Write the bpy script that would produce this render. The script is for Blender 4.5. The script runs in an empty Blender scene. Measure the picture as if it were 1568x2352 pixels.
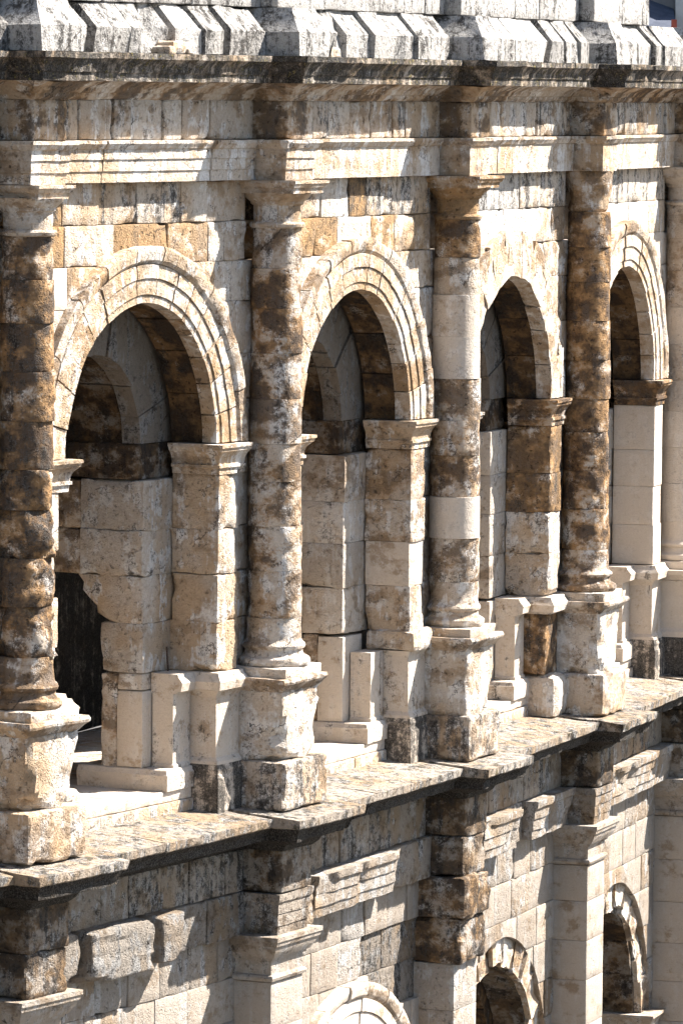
import bpy, math, random
import numpy as np

# ------------------------------------------------------------------ camera, sky, sun, exposure
scene = bpy.context.scene
C = scene.collection
R = math.radians
FPX = 12880.0            # focal length in pixels of a 1568 px wide picture
CAM_Z = 9.0              # the lens is level with the frieze; z = 0 is the ledge between the storeys

cam_data = bpy.data.cameras.new("camera")
cam = bpy.data.objects.new("camera", cam_data)
C.objects.link(cam)
cam_data.sensor_fit = 'HORIZONTAL'
cam_data.sensor_width = 24.0
cam_data.lens = FPX / 1568.0 * 24.0
cam_data.clip_start = 1.0
cam_data.clip_end = 3000.0
cam.location = (0, 0, CAM_Z)
PITCH = math.atan((1176 - 210) / FPX)
ROLL = R(0.55)
from mathutils import Matrix, Vector
m = Matrix.Rotation(R(90) - PITCH, 4, 'X') @ Matrix.Rotation(ROLL, 4, 'Z')
cam.matrix_world = Matrix.Translation((0, 0, CAM_Z)) @ m
scene.camera = cam

SUN_EL, SUN_AZ = R(48), R(69)       # azimuth from +Y towards +X
world = bpy.data.worlds.new("World")
scene.world = world
world.use_nodes = True
wn = world.node_tree.nodes
wl = world.node_tree.links
sky = wn.new('ShaderNodeTexSky')
sky.sky_type = 'NISHITA'
sky.sun_disc = False
sky.sun_elevation = SUN_EL
sky.sun_rotation = SUN_AZ
wl.new(sky.outputs[0], wn['Background'].inputs[0])
wn['Background'].inputs[1].default_value = 0.06

sun_data = bpy.data.lights.new("sun", 'SUN')
sun_data.energy = 5.0
sun_data.angle = R(0.5)
sun_data.color = (1.0, 0.945, 0.88)
sun = bpy.data.objects.new("sun", sun_data)
C.objects.link(sun)
sd = Vector((math.cos(SUN_EL) * math.sin(SUN_AZ), math.cos(SUN_EL) * math.cos(SUN_AZ), math.sin(SUN_EL)))
sun.rotation_euler = sd.to_track_quat('Z', 'Y').to_euler()
sun.location = (40, 60, 60)

scene.view_settings.view_transform = 'Standard'
scene.view_settings.look = 'None'
scene.view_settings.gamma = 1.0
scene.view_settings.use_curve_mapping = False
scene.view_settings.exposure = 1.97

scene.cycles.max_bounces = 4
scene.cycles.diffuse_bounces = 3
scene.cycles.use_adaptive_sampling = True
scene.cycles.adaptive_threshold = 0.03
rnd = random.Random(11)

# ------------------------------------------------------------------ materials
def nd(nt, kind, **kw):
    n = nt.nodes.new(kind)
    for k, v in kw.items():
        if k in n.bl_rna.properties and k not in ('inputs', 'outputs'):
            setattr(n, k, v)
    return n

class NT:
    def __init__(self, name):
        self.m = bpy.data.materials.new(name)
        self.m.use_nodes = True
        self.nt = self.m.node_tree
        self.b = self.nt.nodes['Principled BSDF']
    def link(self, a, b): self.nt.links.new(a, b)
    def setin(self, sock, v):
        if isinstance(v, bpy.types.NodeSocket): self.link(v, sock)
        else: sock.default_value = v
    def math(self, op, a, b=0.0, c=None, clamp=False):
        n = nd(self.nt, 'ShaderNodeMath', operation=op); n.use_clamp = clamp
        self.setin(n.inputs[0], a); self.setin(n.inputs[1], b)
        if c is not None: self.setin(n.inputs[2], c)
        return n.outputs[0]
    def noise(self, vec, scale, detail=4, rough=0.6, dist=0.0):
        n = nd(self.nt, 'ShaderNodeTexNoise')
        self.link(vec, n.inputs['Vector'])
        n.inputs['Scale'].default_value = scale; n.inputs['Detail'].default_value = detail
        n.inputs['Roughness'].default_value = rough; n.inputs['Distortion'].default_value = dist
        return n.outputs[0]
    def mix(self, f, a, b):
        n = nd(self.nt, 'ShaderNodeMix', data_type='RGBA')
        self.setin(n.inputs['Factor'], f)
        self.setin(n.inputs[6], a if isinstance(a, bpy.types.NodeSocket) else (*a, 1))
        self.setin(n.inputs[7], b if isinstance(b, bpy.types.NodeSocket) else (*b, 1))
        return n.outputs[2]
    def step(self, v, lo, hi):
        n = nd(self.nt, 'ShaderNodeMapRange', interpolation_type='SMOOTHSTEP')
        self.setin(n.inputs[0], v); self.setin(n.inputs[1], lo); self.setin(n.inputs[2], hi)
        return n.outputs[0]
    def attr(self, name):
        n = nd(self.nt, 'ShaderNodeAttribute', attribute_type='OBJECT'); n.attribute_name = name
        return n.outputs['Fac']
    def scalev(self, vec, s):
        n = nd(self.nt, 'ShaderNodeVectorMath', operation='MULTIPLY')
        self.link(vec, n.inputs[0]); n.inputs[1].default_value = s
        return n.outputs[0]

def limestone():
    t = NT("limestone")
    tc = nd(t.nt, 'ShaderNodeTexCoord'); oi = nd(t.nt, 'ShaderNodeObjectInfo')
    off = nd(t.nt, 'ShaderNodeVectorMath', operation='MULTIPLY_ADD')
    comb = nd(t.nt, 'ShaderNodeCombineXYZ')
    for i in range(3): t.link(oi.outputs['Random'], comb.inputs[i])
    t.link(comb.outputs[0], off.inputs[0]); off.inputs[1].default_value = (61.7, 37.3, 83.1)
    t.link(tc.outputs['Object'], off.inputs[2])
    v = off.outputs[0]
    patina, grime, fresh, lichen = t.attr('patina'), t.attr('grime'), t.attr('fresh'), t.attr('lichen')
    old = t.math('SUBTRACT', 1.0, fresh, clamp=True)
    geo = nd(t.nt, 'ShaderNodeNewGeometry')
    wp = geo.outputs['Position']
    tone, ochre = t.attr('tone'), t.attr('ochre')
    n1 = t.noise(t.scalev(wp, (1.0, 1.0, 1.4)), 2.1, 4, 0.68)          # stains run on across the joints
    nb = t.noise(v, 3.4, 3, 0.65)                                       # and differ from block to block
    n2 = t.noise(v, 11.0, 4, 0.74)
    n3 = t.noise(v, 46.0, 3, 0.7)
    streak = t.noise(t.scalev(wp, (6.0, 6.0, 0.45)), 1.0, 3, 0.68)
    cav = t.step(t.noise(v, 15.0, 3, 0.62), 0.60, 0.70)                 # solution pits
    base = t.mix(oi.outputs['Random'], (0.475, 0.40, 0.325), (0.58, 0.515, 0.44))
    base = t.mix(t.math('MULTIPLY', t.step(n2, 0.40, 0.68), t.math('MULTIPLY', old, 0.38)), base, (0.37, 0.29, 0.21))
    wash = t.step(t.noise(t.scalev(wp, (1.0, 1.0, 0.8)), 0.9, 3, 0.6), 0.44, 0.62)
    base = t.mix(t.math('MULTIPLY', t.math('MULTIPLY', wash, t.step(patina, 0.06, 0.2)), t.math('MULTIPLY', old, 0.7)), base, (0.45, 0.31, 0.18))
    base = t.mix(t.math('MULTIPLY', t.step(patina, 0.12, 0.05), old), base, (0.53, 0.505, 0.47))
    base = t.mix(fresh, base, (0.55, 0.47, 0.385))
    # lime bloom streaks
    bloom = t.math('MULTIPLY', t.step(t.math('ADD', t.math('MULTIPLY', streak, 0.45), t.math('MULTIPLY', nb, 0.55)), 0.50, 0.57), t.math('MULTIPLY', old, 0.85))
    base = t.mix(bloom, base, (0.70, 0.675, 0.64))
    # brown and ochre patina
    pm = t.math('ADD', t.math('MULTIPLY', n1, 0.56), t.math('ADD', t.math('MULTIPLY', nb, 0.14), t.math('ADD', t.math('MULTIPLY', n2, 0.16), t.math('MULTIPLY', n3, 0.14))))
    lo = t.math('MULTIPLY_ADD', patina, -0.27, 0.575)
    pmask = t.step(pm, lo, t.math('ADD', lo, 0.09))
    pmask = t.math('MULTIPLY', pmask, t.step(patina, 0.02, 0.15))
    pcol = t.mix(t.step(t.math('ADD', t.math('MULTIPLY', n1, 0.5), t.math('MULTIPLY', nb, 0.5)), 0.42, 0.56), (0.33, 0.19, 0.082), (0.08, 0.048, 0.027))
    pcol = t.mix(t.math('MULTIPLY', ochre, 0.85), pcol, (0.37, 0.235, 0.115))
    young = t.step(patina, 0.62, 0.25)
    pcol = t.mix(t.math('MULTIPLY', young, 0.6), pcol, (0.38, 0.275, 0.175))
    col = t.mix(t.math('MULTIPLY', pmask, t.math('MULTIPLY_ADD', young, -0.18, 0.94)), base, pcol)
    # black crust of algae
    gm = t.math('ADD', t.math('MULTIPLY', nb, 0.20), t.math('ADD', t.math('MULTIPLY', streak, 0.30), t.math('ADD', t.math('MULTIPLY', n2, 0.26), t.math('MULTIPLY', n3, 0.24))))
    glo = t.math('MULTIPLY_ADD', grime, -0.27, 0.585)
    gmask = t.math('MULTIPLY', t.step(gm, glo, t.math('ADD', glo, 0.10)), t.step(grime, 0.0, 0.12))
    gcol = t.mix(t.step(n3, 0.42, 0.64), (0.016, 0.015, 0.014), (0.11, 0.10, 0.088))
    col = t.mix(t.math('MULTIPLY', gmask, 0.95), col, gcol)
    # yellow lichen
    llo = t.math('MULTIPLY_ADD', lichen, -0.30, 0.70)
    lmask = t.math('MULTIPLY', t.step(t.math('ADD', t.math('MULTIPLY', n2, 0.6), t.math('MULTIPLY', n3, 0.4)), llo, t.math('ADD', llo, 0.06)), t.step(lichen, 0.0, 0.1))
    col = t.mix(t.math('MULTIPLY', lmask, 0.75), col, (0.34, 0.275, 0.085))
    vc = nd(t.nt, 'ShaderNodeTexVoronoi', feature='DISTANCE_TO_EDGE')
    wob = nd(t.nt, 'ShaderNodeVectorMath', operation='MULTIPLY_ADD')
    cw = nd(t.nt, 'ShaderNodeCombineXYZ')
    for i, q in enumerate((n2, nb, n2)): t.link(q, cw.inputs[i])
    t.link(cw.outputs[0], wob.inputs[0]); wob.inputs[1].default_value = (0.5, 0.9, 0.5); t.link(v, wob.inputs[2])
    t.link(wob.outputs[0], vc.inputs['Vector']); vc.inputs['Scale'].default_value = 1.25
    crack = t.math('MULTIPLY', t.math('MULTIPLY', t.math('SUBTRACT', 1.0, t.step(vc.outputs['Distance'], 0.004, 0.018)), t.step(nb, 0.47, 0.56)), t.math('MULTIPLY', old, 0.8))
    col = t.mix(crack, col, (0.05, 0.038, 0.03))
    # pits and grain
    col = t.mix(t.math('MULTIPLY', cav, t.math('MULTIPLY', old, t.math('MULTIPLY_ADD', pmask, 0.45, 0.28))), col, (0.06, 0.042, 0.03))
    grain = t.math('MULTIPLY_ADD', n3, t.math('MULTIPLY_ADD', old, 0.35, 0.3), t.math('MULTIPLY_ADD', old, -0.175, 0.85))
    hs = nd(t.nt, 'ShaderNodeVectorMath', operation='SCALE')
    t.link(col, hs.inputs[0]); t.link(t.math('MULTIPLY', grain, tone), hs.inputs['Scale'])
    t.link(hs.outputs[0], t.b.inputs['Base Color'])
    t.b.inputs['Roughness'].default_value = 0.92
    t.b.inputs['Specular IOR Level'].default_value = 0.12
    # relief
    h = t.math('MULTIPLY', n2, t.math('MULTIPLY_ADD', old, 0.9, 0.12))
    h = t.math('ADD', h, t.math('MULTIPLY', n3, t.math('MULTIPLY_ADD', old, 0.35, 0.16)))
    h = t.math('SUBTRACT', h, t.math('MULTIPLY', cav, t.math('MULTIPLY', old, 0.55)))
    bp = nd(t.nt, 'ShaderNodeBump'); bp.inputs['Strength'].default_value = 0.9; bp.inputs['Distance'].default_value = 0.055
    t.link(h, bp.inputs['Height']); t.link(bp.outputs[0], t.b.inputs['Normal'])
    return t.m

def plain(name, c1, c2, scale=5.0, bump=0.3):
    t = NT(name)
    tc = nd(t.nt, 'ShaderNodeTexCoord')
    n = t.noise(tc.outputs['Object'], scale, 8, 0.7)
    t.link(t.mix(t.step(n, 0.35, 0.65), c1, c2), t.b.inputs['Base Color'])
    t.b.inputs['Roughness'].default_value = 0.9
    bp = nd(t.nt, 'ShaderNodeBump'); bp.inputs['Strength'].default_value = bump; bp.inputs['Distance'].default_value = 0.03
    t.link(n, bp.inputs['Height']); t.link(bp.outputs[0], t.b.inputs['Normal'])
    return t.m

STONE = limestone()
MORTAR = plain("old_mortar", (0.25, 0.21, 0.165), (0.40, 0.35, 0.29), 9.0)
DARKWALL = plain("dark_inner_wall", (0.03, 0.028, 0.026), (0.11, 0.10, 0.09), 2.2)  # near-black mottled colour for inner walls
PAVING = plain("dark_paving", (0.055, 0.05, 0.045), (0.075, 0.068, 0.06), 0.8)  # out-of-view ground, colour darkened to cut bounce light and deepen shade
WEED = plain("weed_green", (0.04, 0.09, 0.02), (0.08, 0.15, 0.035), 20)
IRON = plain("rusty_iron", (0.03, 0.022, 0.018), (0.07, 0.04, 0.025), 30)

# ------------------------------------------------------------------ plan curve of the facade
BAY = 5.9
TH_MID = {-2: 38.0, -1: 33.6, 0: 28.6, 1: 23.4, 2: 19.7, 3: 17.3, 4: 14.5, 5: 11.5, 6: 8.0}
_tu = np.array([(k + 0.5) * BAY for k in sorted(TH_MID)])
_tv = np.radians(np.array([TH_MID[k] for k in sorted(TH_MID)]))
_us = np.arange(-2 * BAY, 7 * BAY, 0.02)
_th = np.interp(_us, _tu, _tv)
_x = np.concatenate([[0], np.cumsum(np.sin((_th[1:] + _th[:-1]) / 2) * 0.02)])
_y = np.concatenate([[0], np.cumsum(np.cos((_th[1:] + _th[:-1]) / 2) * 0.02)])
i1 = np.argmin(abs(_us - BAY))
_x += -0.837 - _x[i1]
_y += 70.0 - _y[i1]

def W(u, n, z):
    u, n, z = np.broadcast_arrays(np.asarray(u, float), np.asarray(n, float), np.asarray(z, float))
    th = np.interp(u, _us, _th)
    return np.stack([np.interp(u, _us, _x) + n * np.cos(th), np.interp(u, _us, _y) - n * np.sin(th), z], -1)

# ------------------------------------------------------------------ noise
_rs = np.random.RandomState(5)
_TAB = _rs.rand(4096)
def _h(i, j, k): return _TAB[(i * 1619 + j * 31337 + k * 6971) & 4095]
def vnoise(p):
    f = np.floor(p); i = f.astype(np.int64); t = p - f; t = t * t * (3 - 2 * t)
    a, b, c = i[:, 0], i[:, 1], i[:, 2]; x, y, z = t[:, 0], t[:, 1], t[:, 2]
    def L(q, r, s): return q + (r - q) * s
    return L(L(L(_h(a, b, c), _h(a+1, b, c), x), L(_h(a, b+1, c), _h(a+1, b+1, c), x), y),
             L(L(_h(a, b, c+1), _h(a+1, b, c+1), x), L(_h(a, b+1, c+1), _h(a+1, b+1, c+1), x), y), z) * 2 - 1
def fbm(p, o=3):
    s, a = 0, 1.0
    for k in range(o):
        s = s + a * vnoise(p * (2.03 ** k) + 17.3 * k); a *= 0.5
    return s / 1.75

def crag(p):
    f = fbm(p, 3)
    g = 1 - 2.4 * np.abs(fbm(p * 0.75 + 50, 2))
    h = 0.45 * f + 0.45 * np.clip(g, -1, 1)
    k = h * 4.0
    t = k - np.floor(k)
    t = np.clip((t - 0.35) / 0.3, 0, 1)
    return 0.55 * (np.floor(k) + t) / 4.0 + 0.45 * h

# ------------------------------------------------------------------ mesh helpers
_lat = {}
def lattice(na, nb, nc):
    key = (na, nb, nc)
    if key in _lat: return _lat[key]
    I, J, K = np.meshgrid(range(na), range(nb), range(nc), indexing='ij')
    on = (I == 0) | (I == na-1) | (J == 0) | (J == nb-1) | (K == 0) | (K == nc-1)
    idx = -np.ones((na, nb, nc), int); idx[on] = np.arange(on.sum())
    ijk = np.stack([I[on], J[on], K[on]], -1)
    q = []
    def add(g, flip):
        f = np.stack([g[:-1, :-1], g[1:, :-1], g[1:, 1:], g[:-1, 1:]], -1).reshape(-1, 4)
        q.append(f[:, ::-1] if flip else f)
    add(idx[:, :, -1], False); add(idx[:, :, 0], True)
    add(idx[-1, :, :], False); add(idx[0, :, :], True)
    add(idx[:, -1, :], True); add(idx[:, 0, :], False)
    _lat[key] = (ijk, np.concatenate(q))
    return _lat[key]

def make(name, co, faces, parent=None, mat=None, props=None, sharp=38):
    co = np.asarray(co, float)
    ctr = (co.min(0) + co.max(0)) / 2
    me = bpy.data.meshes.new(name)
    me.from_pydata((co - ctr).tolist(), [], faces.tolist() if hasattr(faces, 'tolist') else faces)
    me.polygons.foreach_set('use_smooth', [True] * len(me.polygons))
    me.set_sharp_from_angle(angle=R(sharp))
    me.materials.append(mat or STONE)
    o = bpy.data.objects.new(name, me)
    C.objects.link(o)
    o.location = ctr
    if parent is not None:
        o.parent = parent.o
        o.location = Vector(ctr) - parent.matrix_world_base
    p = dict(patina=0.3, grime=0.0, fresh=0.0, lichen=0.0, tone=1.0, ochre=0.0)
    if props: p.update(props)
    if mat is None:
        for k, v in p.items(): o[k] = float(v)
    return o

class Part:
    """an Empty that groups the pieces of one part"""
    def __init__(self, name, parent=None, u=None, n=0, z=0, loc=None):
        self.o = bpy.data.objects.new(name, None)
        self.o.empty_display_size = 0.3
        C.objects.link(self.o)
        w = Vector(loc) if loc is not None else Vector(W(u, n, z).tolist())
        self.matrix_world_base = w
        self.o.location = w
        if parent is not None:
            self.o.parent = parent.o
            self.o.location = w - parent.matrix_world_base

def loops(size, cell, bev):
    bev = min(bev, size * 0.3)
    k = max(1, int(round((size - 2 * bev) / cell)))
    return np.concatenate([[0], np.linspace(bev, size - bev, k + 1), [size]])

_seed = [0]
def rough_disp(P, nrm, rough, freq):
    return P + nrm * (rough * fbm(P * freq))[:, None]

def stone(name, parent, u0, u1, z0, z1, nb, nf, props=None, cell=0.10, bev=0.012, chip=0.02, rough=0.008, fmap=None, gap=0.004, mat=None, sharp=38, corner=None, zcell=None, ncell=None, bed=None):
    """a dressed or worn block; a=u, b=z, c=n"""
    _seed[0] += 1
    off = np.array([_seed[0] * 3.71 % 211, _seed[0] * 7.13 % 197, _seed[0] * 1.37 % 223])
    S = np.array([u1 - u0 - 2 * gap, z1 - z0 - 2 * gap, nf - nb])
    a, b, c = loops(S[0], cell, bev), loops(S[1], zcell or cell, bev), loops(S[2], ncell or max(cell, 0.14), bev)
    ijk, faces = lattice(len(a), len(b), len(c))
    P = np.stack([a[ijk[:, 0]], b[ijk[:, 1]], c[ijk[:, 2]]], -1)
    r = bev + chip * np.clip(fbm(P * 3.4 + off, 4) * 4.2 - 0.55, 0, 1.3)
    if corner:
        for (ca, cb, cc, rad) in corner:
            d = np.linalg.norm(P - S * np.array([ca, cb, cc]), axis=1)
            r = np.maximum(r, rad * np.clip(1.5 - d / rad, 0, 1) * (0.8 + 0.4 * vnoise(P * 5 + off)))
    r = np.minimum(r, S.min() * 0.48)[:, None]
    q = np.clip(P, r, S - r)
    d = P - q
    ln = np.maximum(np.linalg.norm(d, axis=1, keepdims=True), 1e-9)
    nrm = d / ln
    P2 = q + nrm * r
    P2 = P2 + nrm * (rough * crag(P2 * (np.array(bed) if bed else 3.6) + off))[:, None]
    if rough >= .03: sharp = 20
    u, z, n = P2[:, 0] + u0 + gap, P2[:, 1] + z0 + gap, P2[:, 2] + nb
    if fmap is not None:
        u, n, z = fmap(u, n, z)
    return make(name, W(u, n, z), faces, parent, mat, props, sharp)

def profblock(name, parent, u0, u1, nb, nf, prof, props=None, L=True, Rr=True, cell=0.12, rough=0.006, chip=0.0, topslope=0.0, mat=None, sharp=30, ncell=0.3, wide=None):
    """a moulded block: profile of (z, projection) returned on its free sides"""
    _seed[0] += 1
    off = np.array([_seed[0] * 3.71 % 211, _seed[0] * 7.13 % 197, _seed[0] * 1.37 % 223])
    pz = np.array([p[0] for p in prof]); po = np.array([p[1] for p in prof])
    na = max(2, int((u1 - u0) / cell) + 2); nc = max(2, int((nf - nb) / ncell) + 2)
    a = np.linspace(0, 1, na); c = np.linspace(0, 1, nc)
    ijk, faces = lattice(na, len(prof), nc)
    A, Cc = a[ijk[:, 0]], c[ijk[:, 2]]
    Z, O = pz[ijk[:, 1]], po[ijk[:, 1]]
    ul = u0 - (O if L else 0); ur = u1 + (O if Rr else 0)
    u = ul + (ur - ul) * A
    n = nb + (nf + O - nb) * Cc
    z = Z.copy()
    if topslope:
        z = z + topslope * (1 - Cc) * (ijk[:, 1] == len(prof) - 1)
    P = np.stack([u, z, n], -1)
    q = P * 3.3 + off
    e = rough
    dn, dz, du = fbm(q + 3) * e, fbm(q + 31) * e * 0.6, fbm(q + 57) * e
    if chip:
        k = np.clip(fbm(P * 2.3 + off) * 1.8 - 0.25, 0, 1.2) * chip
        front = Cc > 0.99
        w = (O - po.min()) / max(np.ptp(po), 1e-6)
        dn = dn - front * k * (0.25 + w)
        dz = dz - front * k * 0.35 * (ijk[:, 1] == len(prof) - 1)
        if L: du = du + (A < 0.01) * k * (0.25 + w)
        if Rr: du = du - (A > 0.99) * k * (0.25 + w)
    return make(name, W(u + du, n + dn, z + dz), faces, parent, mat, props, sharp)

def lathe(name, parent, uc, nc, prof, props=None, nseg=40, erode=0.0, rough=0.006, zcell=0.07, sharp=35, edge=0.012):
    """a turned block: profile of (z, radius); erode wears hollows into it"""
    _seed[0] += 1
    off = np.array([_seed[0] * 3.71 % 211, _seed[0] * 7.13 % 197, _seed[0] * 1.37 % 223])
    zs, rs = [], []
    for (z0, r0), (z1, r1) in zip(prof[:-1], prof[1:]):
        k = max(1, int(abs(z1 - z0) / zcell))
        for i in range(k):
            zs.append(z0 + (z1 - z0) * i / k); rs.append(r0 + (r1 - r0) * i / k)
    zs.append(prof[-1][0]); rs.append(prof[-1][1])
    zs, rs = np.array(zs), np.array(rs)
    if edge:
        zs = np.concatenate([[zs[0]], [zs[0] + edge], zs[1:-1], [zs[-1] - edge], [zs[-1]]])
        rs = np.concatenate([[rs[0] - edge * 0.8], [rs[0]], rs[1:-1], [rs[-1]], [rs[-1] - edge * 0.8]])
    th0 = float(np.interp(uc, _us, _th)); cen = W(uc, nc, 0.0)
    ang = np.linspace(0, 2 * math.pi, nseg, endpoint=False)
    ZZ, AA = np.meshgrid(zs, ang, indexing='ij'); RR = np.repeat(rs[:, None], nseg, 1)
    P = np.stack([np.cos(AA) * RR, np.sin(AA) * RR, ZZ], -1).reshape(-1, 3)
    f = crag(P * np.array([3.0, 3.0, 4.2]) + off) * 1.1
    rr = RR.reshape(-1) + rough * fbm(P * 7 + off + 9)
    if erode:
        g = np.clip(f * 1.5 + 0.15, 0, 1.3)
        tt = (P[:, 2] - zs[0]) / (zs[-1] - zs[0])
        ed = 0.7 + 0.4 * np.abs(2 * tt - 1) ** 4
        rr = rr - erode * g * ed - erode * 0.28 * np.clip(crag(P * 9 + off), -.3, 1)
    co = np.stack([np.cos(AA).reshape(-1) * rr + cen[0], np.sin(AA).reshape(-1) * rr + cen[1], P[:, 2]], -1)
    nz = len(zs)
    g = np.arange(nz * nseg).reshape(nz, nseg)
    g2 = np.roll(g, -1, 1)
    fs = np.stack([g[:-1], g2[:-1], g2[1:], g[1:]], -1).reshape(-1, 4).tolist()
    fs.append(g[0][::-1].tolist()); fs.append(g[-1].tolist())
    return make(name, co, fs, parent, None, props, sharp)

# ------------------------------------------------------------------ the ground
GZ = -10.6
def ground():
    o = make('ground', [(-900, -900, GZ), (900, -900, GZ), (900, 900, GZ), (-900, 900, GZ)], [(0, 1, 2, 3)], None, PAVING)
    o['kind'] = 'structure'
ground()

# ------------------------------------------------------------------ the amphitheatre
AM = Part('amphitheatre', None, 2 * BAY, -2.0, GZ)
AM.o['label'] = 'weathered pale limestone Roman amphitheatre facade with two storeys of arches and engaged columns'
AM.o['category'] = 'amphitheatre'

NW = -0.28                 # upper wall plane
NP = -0.20                 # pier and arch face
COLS = [-1, 0, 1, 2, 3, 4, 5]
BAYS = [-1, 0, 1, 2, 3, 4]
SPR, RI, RO = 4.65, 1.79, 2.48
JZ = [2.43, 3.02, 3.58, 4.14, 4.61, 5.17, 5.74, 6.30, 6.80, 7.31]

def pr(pa=0.3, gr=0.0, fr=0.0, li=0.0, to=1.0, oc=0.0): return dict(patina=pa, grime=gr, fresh=fr, lichen=li, tone=to, ochre=oc)
def jit(a, b): return rnd.uniform(a, b)

# ---- columns
# patina of each drum, bottom to top (9 drums), and wear
COLSTYLE = {
    -1: dict(pa=[.7]*9, er=[.05]*9, fr=[0]*9),
    0: dict(pa=[.64, .66, .64, .64, .66, .68, .70, .68, .60], er=[.11, .10, .12, .10, .05, .03, .03, .025, .05], fr=[0]*9),
    1: dict(pa=[.50, .54, .52, .52, .48, .54, .62, .60, .50], er=[.02, .03, .03, .02, .012, .012, .008, .008, .012], fr=[0]*9),
    2: dict(pa=[.46, .0, .54, .48, .48, .0, .15, .34, .62], er=[.03, 0, .01, .015, .02, 0, .0, .02, .02], fr=[0, 1, 0, 0, 0, .8, .6, 0, 0]),
    3: dict(pa=[.64, .66, .62, .66, .68, .68, .70, .68, .64], er=[.03, .035, .05, .035, .02, .010, .010, .010, .015], fr=[0]*9),
    4: dict(pa=[0, 0, 0, .1, .3, .1, .4, .3, .25], er=[0]*9, fr=[1, 1, 1, .8, .4, 1, .3, .5, .4]),
    5: dict(pa=[.3]*9, er=[.01]*9, fr=[.3]*9),
}
def rshaft(z): return 0.347 - (z - 2.15) / (7.3 - 2.15) * 0.040 + 0.006 * math.sin((z - 2.15) / 5.15 * math.pi)
def column(i):
    st = COLSTYLE[i]; u = i * BAY
    p = Part('column', AM, u, 0, 0.1)
    worn = i in (0, 1, 2, 3)
    new = i == 4
    w = dict(rough=0.02, chip=0.07) if worn else dict(rough=0.004, chip=0.01)
    pp = pr(.12, .0, .9) if new else pr(.34, .08)
    # pedestal
    pl = pr(.1, .75, .5) if new else pr(.40, .42 if i in (1, 2) else .22, 0, .1)
    stone('pedestal_plinth', p, u - .60, u + .60, .06, .66, -.5, .47, pl, cell=.09, bev=.03, chip=.10 if worn else .01, rough=.035 if worn else .004)
    if new:
        profblock('pedestal_dado', p, u - .52, u + .52, -.5, .39, [(.66, .06), (.74, .05), (.80, 0), (1.40, 0), (1.48, .03), (1.53, .04)], pp, rough=.002)
        profblock('pedestal_cap', p, u - .52, u + .52, -.5, .39, [(1.53, .02), (1.57, .05), (1.63, .12), (1.66, .13), (1.70, .13)], pp, rough=.002)
    else:
        stone('pedestal_dado', p, u - .52, u + .52, .655, 1.54, -.5, .39, pr(.30 if i != 1 else .25, .0), cell=.07, bev=.02, chip=.16, rough=.05,
              corner=[(0, .1, 1, .42), (1, .45, 1, .28), (1, 0, 1, .3)] if i in (0, 1) else [(0, .5, 1, .2), (1, .1, 1, .35)])
        profblock('pedestal_cap', p, u - .52, u + .52, -.5, .39, [(1.53, .0), (1.56, .03), (1.60, .06), (1.64, .11), (1.67, .12), (1.71, .10)], pr(.40, .30 if i in (0, 2, 3) else .15, 0, .1), cell=.07, **w)
    stone('base_slab', p, u - .5, u + .5, 1.70, 1.83, -.45, .43, pr(.1, 0, .9) if new else pr(.18, 0), cell=.08, bev=.012, chip=.05 if worn else .0, rough=.012 if worn else .002)
    er = 0.05 if i == 2 else (0.03 if i == 0 else (.012 if worn else 0))
    lathe('column_base', p, u, 0, [(1.825, .43), (1.84, .455), (1.88, .47), (1.92, .46), (1.945, .43), (1.95, .40), (1.99, .375), (2.03, .372), (2.05, .40), (2.08, .41), (2.11, .395), (2.125, .37), (2.16, .352), (JZ[0], rshaft(JZ[0]))],
          pr(st['pa'][0] * .8, 0, st['fr'][0]), erode=er, zcell=.05, rough=.01 if worn else .002, edge=0)
    for k in range(9):
        z0, z1 = JZ[k] + .0015, JZ[k + 1] - .0015
        lathe('drum', p, u + jit(-.012, .012), jit(-.01, .01), [(z0, rshaft(z0) + st['er'][k] * .3), (z1, rshaft(z1) + st['er'][k] * .3)],
              pr(st['pa'][k], .36 if i == 0 else (.24 if st['fr'][k] < .5 else .05), st['fr'][k] * .72), erode=st['er'][k], rough=.012 if st['fr'][k] < .5 else .003, edge=.002, nseg=60 if st['er'][k] > .02 else 40, zcell=.04 if st['er'][k] > .02 else .07)
    r0 = rshaft(7.3)
    cp = pr(.25, 0, .7) if new else pr({0: .36, 1: .36, 2: .6, 3: .5}.get(i, .4), .12, 0, 0, 1, .6 if i == 2 else .3)
    if i == 3:   # capital worn down to a rough block
        lathe('capital', p, u, 0, [(7.31, r0 + .02), (7.36, r0 + .03), (7.5, r0), (7.7, r0 + .06), (7.9, r0 + .08)], cp, erode=.07, rough=.02)
    else:
        lathe('capital', p, u, 0, [(7.30, r0), (7.315, r0 + .035), (7.35, r0 + .045), (7.375, r0 + .03), (7.38, r0 - .01), (7.58, r0 - .01), (7.60, r0 + .025), (7.63, r0 + .03), (7.67, r0 + .08), (7.73, r0 + .13), (7.745, r0 + .14)],
              cp, zcell=.04, rough=.006, erode=.0 if i == 1 else .02, edge=0)
        profblock('abacus', p, u - (.32 if i == 0 else .42), u + (.32 if i == 0 else .42), -.4, .43 if i else .36, [(7.735, 0), (7.80, .005), (7.81, .03), (7.85, .05), (7.86, .06), (7.895, .06)], cp, cell=.07, rough=.01 if worn else .002, chip=.09 if i in (0, 2) else .02)
for i in COLS: column(i)

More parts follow.
